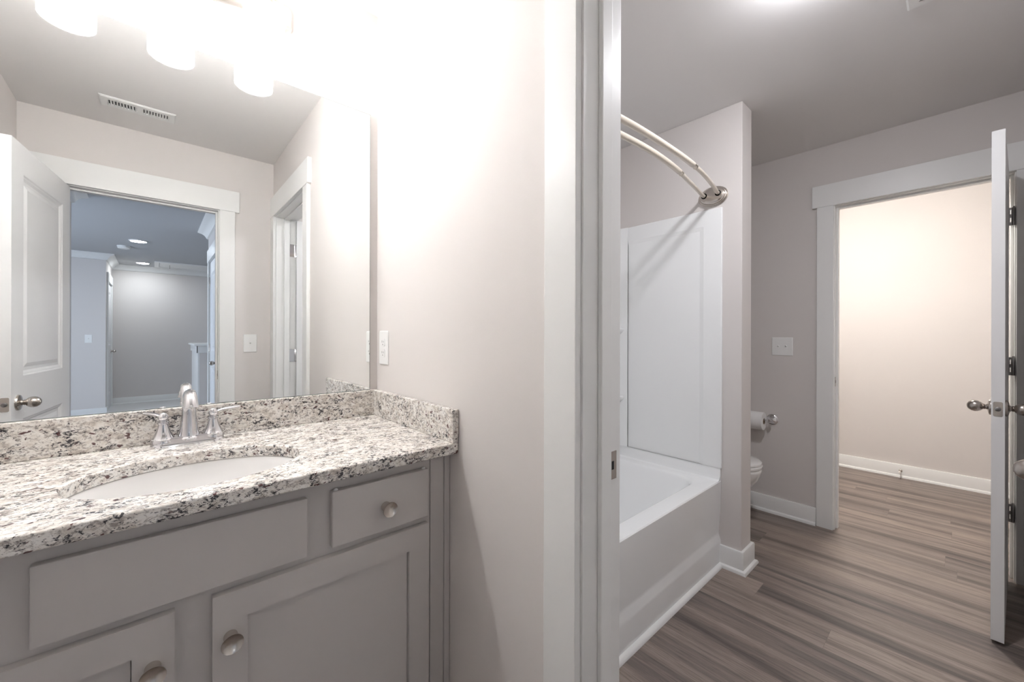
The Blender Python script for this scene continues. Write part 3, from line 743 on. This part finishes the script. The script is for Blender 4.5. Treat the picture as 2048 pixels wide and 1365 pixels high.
# ------------------------------------------------------------------ bathtub and surround
TX0, TX1 = XB2 + 0.0005, XW - 0.0005
tb = thing('bathtub', 'white alcove bathtub with a smooth front apron', 'bathtub', (0, 0, 0))
def tub_mesh():
    bm = BM()
    cx, cy = (TX0 + TX1) / 2, (YT + YB) / 2; hx, hy = (TX1 - TX0) / 2, (YB - YT) / 2
    def R(x0, x1, y0, y1, r, z): return rrect((x0 + x1) / 2, (y0 + y1) / 2, (x1 - x0) / 2, (y1 - y0) / 2, r, z, 8)
    yb = YB - 0.001
    rings = [R(TX0, TX1, YT, yb, 0.003, 0.440), R(TX0, TX1, YT, yb, 0.004, 0.447), R(TX0 + 0.003, TX1 - 0.003, YT + 0.004, yb - 0.003, 0.006, 0.452),
             R(TX0 + 0.10, TX1 - 0.085, YT + 0.078, yb - 0.06, 0.10, 0.452), R(TX0 + 0.107, TX1 - 0.093, YT + 0.085, yb - 0.067, 0.10, 0.449),
             R(TX0 + 0.112, TX1 - 0.10, YT + 0.092, yb - 0.072, 0.10, 0.440), R(TX0 + 0.135, TX1 - 0.155, YT + 0.112, yb - 0.095, 0.11, 0.30),
             R(TX0 + 0.16, TX1 - 0.235, YT + 0.135, yb - 0.12, 0.12, 0.16), R(TX0 + 0.20, TX1 - 0.29, YT + 0.17, yb - 0.155, 0.12, 0.115), R(TX0 + 0.30, TX1 - 0.40, YT + 0.25, yb - 0.24, 0.10, 0.105)]
    loft(bm, rings, False, True)
    # apron: a sweep along x
    prof = [(YT + 0.0005, 0.441), (YT + 0.004, 0.30), (YT + 0.0125, 0.175), (YT + 0.0120, 0.16), (YT + 0.003, 0.132), (YT + 0.002, 0.12), (YT + 0.002, 0.0005), (YT + 0.04, 0.0005), (YT + 0.04, 0.441)]
    loft(bm, [[(x, p[0], p[1]) for p in prof] for x in (TX0, TX1)])
    # tiling flange (upstand) on three sides
    def up(prof2, pts):
        sweep(bm, pts, prof2)
    F = [(0, 0.44), (0.040, 0.44), (0.040, 0.4515), (0.022, 0.458), (0.012, 0.474), (0.009, 0.516), (0, 0.516)]
    up(F, [(TX1, YT + 0.002), (TX1, yb), (TX0, yb), (TX0, YT + 0.002)])
    return bm
obj('tub_shell', tub_mesh(), 'acrylic', tb, smooth=35)
bm = BM(); lathe(bm, (TX0 + 0.30, (YT + YB) / 2, 0.1055), (0, 0, 1), [(0, 0.03), (0.003, 0.029), (0.003, 0)], 24); obj('drain', bm, 'chrome', tb, smooth=40)
bm = BM(); sweep(bm, [(TX1, YT + 0.002), (TX0, YT + 0.002)], [(0, 0.0003), (0.019, 0.0003), (0.0175, 0.008), (0.0125, 0.0145), (0.005, 0.0185), (0, 0.019)][::1])
tag(obj('trim_9', bm, 'trim', None, smooth=40), 'white quarter-round trim along the foot of the bathtub', 'trim', kind='structure')

sr = thing('tub_surround', 'glossy white three-wall tub surround with corner shelves', 'tub surround', (0, 0, 0))
SZ0, SZ1 = 0.5165, 1.912
def end_panel(xw, s):
    """panel on the end wall whose face is x = xw; s = direction out of the wall"""
    bm = BM(); y0, y1 = YT - 0.004, 1.41; b = 0.012
    def P(y, z, d): return (xw + s * d, y, z)
    rings = []
    for (iy0, iy1, iz0, iz1, d) in ((0, 0, 0, 0, 0.0004), (0, 0, 0, 0, b - 0.003), (0.003, 0, 0.0, 0.003, b), (0.095, 0.0, 0.0, 0.088, b), (0.118, 0.0, 0.0, 0.110, b - 0.006)):
        rings.append([P(y0 + iy0, SZ0 + iz0, d), P(y1 - iy1, SZ0 + iz0, d), P(y1 - iy1, SZ1 - iz1, d), P(y0 + iy0, SZ1 - iz1, d)])
    loft(bm, rings, True, True)
    return bm
for xw, s in ((XW, -1), (XB2, 1)):
    obj('end_panel', end_panel(xw, s), 'acrylic', sr, bevel=0.0012)
boxes('back_panel', 'acrylic', sr, [(XB2 + 0.20, XW - 0.20, YB - 0.016, YB - 0.0005, SZ0, SZ1)], bevel=0.003)
for xw, s in ((XW, -1), (XB2, 1)):
    bm = BM()
    ya, yb = 1.411, YB - 0.0005
    pl = [(xw + s * 0.0005, ya), (xw + s * 0.014, ya), (xw + s * 0.017, ya + 0.01), (xw + s * 0.026, ya + 0.075), (xw + s * 0.055, yb - 0.075), (xw + s * 0.115, yb - 0.036), (xw + s * 0.185, yb - 0.022), (xw + s * 0.199, yb - 0.018), (xw + s * 0.199, yb), (xw + s * 0.0005, yb)]
    loft(bm, [[(p[0], p[1], z) for p in pl] for z in (SZ0, SZ1)])
    cc = obj('corner_column', bm, 'acrylic', sr, smooth=40)
    for z in (1.262, 0.825):
        bm = BM()
        c = Vector((xw + s * 0.012, yb - 0.012))
        rings = []
        for dz, k in ((-0.035, 0.80), (-0.018, 0.93), (-0.004, 1.0), (0.006, 0.995), (0.010, 0.96)):
            rg = [(c.x, c.y, z + dz)]
            for i in range(13):
                a = PI / 2 * i / 12
                rg.append((c.x + s * 0.165 * k * math.cos(a), c.y - 0.165 * k * math.sin(a), z + dz))
            rings.append(rg)
        loft(bm, rings); obj('shelf', bm, 'acrylic', cc, smooth=45)

# ------------------------------------------------------------------ curved double shower rod
rd = thing('shower_curtain_rod', 'cream double curved shower curtain rod with nickel end flanges', 'curtain rod', (0, 0, 0))
XM = (XB2 + XW) / 2
def rod(pts):
    half = [(x, y) for x, y in pts]
    full = half + [(2 * XM - x, y) for x, y in half[::-1] if abs(x - XM) > 0.02]
    P = [(x, y, 1.985) for x, y in full]
    bm = BM(); tube(bm, P, 0.0098, 18, smooth=5)
    C = catmull(P, 5)
    inner = [p for p in C if abs(p.x - XM) < 0.335]
    tube(bm, inner, 0.0124, 18)
    return obj('rod', bm, 'rod', rd, smooth=50)
rod([(2.250, 0.930), (2.215, 0.930), (2.14, 0.918), (2.05, 0.903), (1.955, 0.889), (1.813, 0.867), (1.66, 0.853), (XM, 0.848)])
rod([(2.250, 0.858), (2.215, 0.857), (2.15, 0.842), (2.05, 0.824), (1.963, 0.810), (1.846, 0.796), (1.68, 0.786), (XM, 0.784)])
for xw, s in ((XW, -1), (XB2, 1)):
    bm = BM(); a = Vector((s, 0, 0))
    rings = []
    for d, k, q in ((0.0005, 1.0, 1.0), (0.005, 1.0, 1.0), (0.0068, 0.97, 0.96), (0.0068, 0.91, 0.90), (0.0125, 0.91, 0.90), (0.0145, 0.87, 0.85), (0.0145, 0.82, 0.79), (0.024, 0.80, 0.75), (0.029, 0.72, 0.64), (0.0305, 0.55, 0.45)):
        rings.append([(xw + s * d, 0.893 + 0.078 * k * math.cos(2 * PI * i / 44), 1.978 + 0.055 * q * math.sin(2 * PI * i / 44)) for i in range(44)])
    loft(bm, rings); fl = obj('flange', bm, 'nickel', rd, smooth=32)
    for y, zz in ((0.930, 1.984), (0.858, 1.984)):
        bm = BM(); lathe(bm, (xw + s * 0.018, y, zz), (s, 0, 0), [(0, 0.0155), (0.0125, 0.0155), (0.0125, 0.0)], 24)
        obj('socket', bm, 'dark', fl)

# ------------------------------------------------------------------ toilet and paper
tl = thing('toilet', 'white toilet mostly hidden behind the stub wall', 'toilet', (2.80, 0, 0))
def egg(cy, rx, ryf, ryb, z, n=40):
    return [(rx * math.cos(2 * PI * i / n), cy + (ryb if math.sin(2 * PI * i / n) > 0 else ryf) * math.sin(2 * PI * i / n), z) for i in range(n)]
bm = BM()
loft(bm, [egg(1.15, 0.105, 0.17, 0.26, 0.0005), egg(1.15, 0.105, 0.17, 0.26, 0.03), egg(1.15, 0.095, 0.16, 0.25, 0.06), egg(1.14, 0.095, 0.16, 0.25, 0.15), egg(1.11, 0.125, 0.21, 0.26, 0.24),
          egg(1.08, 0.165, 0.245, 0.28, 0.32), egg(1.07, 0.180, 0.252, 0.29, 0.37), egg(1.07, 0.182, 0.254, 0.29, 0.385), egg(1.07, 0.176, 0.248, 0.285, 0.392)])
obj('bowl', bm, 'porcelain', tl, smooth=50)
bm = BM(); loft(bm, [egg(1.07, 0.180, 0.252, 0.22, 0.393), egg(1.07, 0.186, 0.257, 0.222, 0.399), egg(1.07, 0.186, 0.257, 0.222, 0.410), egg(1.07, 0.180, 0.250, 0.22, 0.415)])
obj('seat', bm, 'porcelain', tl, smooth=50)
bm = BM(); loft(bm, [egg(1.07, 0.178, 0.248, 0.22, 0.4165), egg(1.07, 0.183, 0.253, 0.222, 0.420), egg(1.07, 0.183, 0.253, 0.222, 0.430), egg(1.07, 0.170, 0.240, 0.21, 0.438), egg(1.07, 0.12, 0.18, 0.16, 0.442)])
obj('lid', bm, 'porcelain', tl, smooth=50)
bm = BM(); loft(bm, [rrect(0, 1.495, hx, 0.095, 0.04, z, 6) for hx, z in ((0.19, 0.393), (0.20, 0.43), (0.215, 0.72))]); tk = obj('tank', bm, 'porcelain', tl, smooth=40)
bm = BM(); loft(bm, [rrect(0, 1.493, 0.225, 0.104, 0.04, z, 6) for z in (0.721, 0.75)]); obj('tank_lid', bm, 'porcelain', tk, smooth=40, bevel=0.006)
bm = BM(); tube(bm, [(-0.16, 1.40, 0.66), (-0.16, 1.385, 0.66), (-0.11, 1.38, 0.655)], 0.007, 12); obj('flush_lever', bm, 'chrome', tk, smooth=40)

PZ = 0.644
ph = thing('toilet_paper_holder', 'chrome toilet paper holder on the mauve-grey wall', 'paper holder', (XF, 0, PZ))
for y in (0.865, 1.045):
    bm = BM()
    lathe(bm, (0, y, 0), (-1, 0, 0), [(0.0004, 0.0360), (0.005, 0.0360), (0.008, 0.0325), (0.010, 0.0275), (0.013, 0.0260), (0.019, 0.0140), (0.030, 0.0085), (0.052, 0.0080), (0.056, 0.0120), (0.070, 0.0130), (0.078, 0.0095), (0.080, 0)], 28)
    obj('post', bm, 'chrome', ph, smooth=40)
bm = BM(); tube(bm, [(-0.063, 0.865, 0), (-0.063, 1.045, 0)], 0.0070, 16); obj('spindle', bm, 'chrome', ph, smooth=40)
pr = thing('toilet_paper_roll', 'white toilet paper roll hanging on the chrome holder', 'toilet paper', (XF - 0.063, 0.955, PZ - 0.010))
bm = BM()
rr = [[(r * math.cos(2 * PI * i / 40), y, r * math.sin(2 * PI * i / 40)) for i in range(40)] for y, r in ((-0.056, 0.0205), (-0.056, 0.0595), (-0.0545, 0.0612), (0.0545, 0.0612), (0.056, 0.0595), (0.056, 0.0205))]
loft(bm, rr + [rr[0]], False, False); bmesh.ops.remove_doubles(bm, verts=bm.verts, dist=1e-6)
obj('paper', bm, 'paper', pr, smooth=40)
bm = BM(); r2 = [[(r * math.cos(2 * PI * i / 32), y, r * math.sin(2 * PI * i / 32)) for i in range(32)] for y, r in ((-0.0565, 0.0185), (-0.0565, 0.0204), (0.0565, 0.0204), (0.0565, 0.0185))]
loft(bm, r2 + [r2[0]], False, False); bmesh.ops.remove_doubles(bm, verts=bm.verts, dist=1e-6); obj('core', bm, 'card', pr, smooth=40)

# baseboard door stop
ds = thing('door_stop', 'small nickel door stop on the closet baseboard', 'door stop', (XR - 0.0155, 0.34, 0.058))
bm = BM(); lathe(bm, (0, 0, 0), (-1, 0, 0), [(0.0, 0.012), (0.004, 0.011), (0.007, 0.0055), (0.060, 0.0050)], 18); obj('stem', bm, 'nickel', ds, smooth=40)
bm = BM(); lathe(bm, (-0.058, 0, 0), (-1, 0, 0), [(0, 0.0085), (0.012, 0.0085), (0.015, 0.006), (0.015, 0)], 18); obj('tip', bm, 'rubberw', ds, smooth=40)
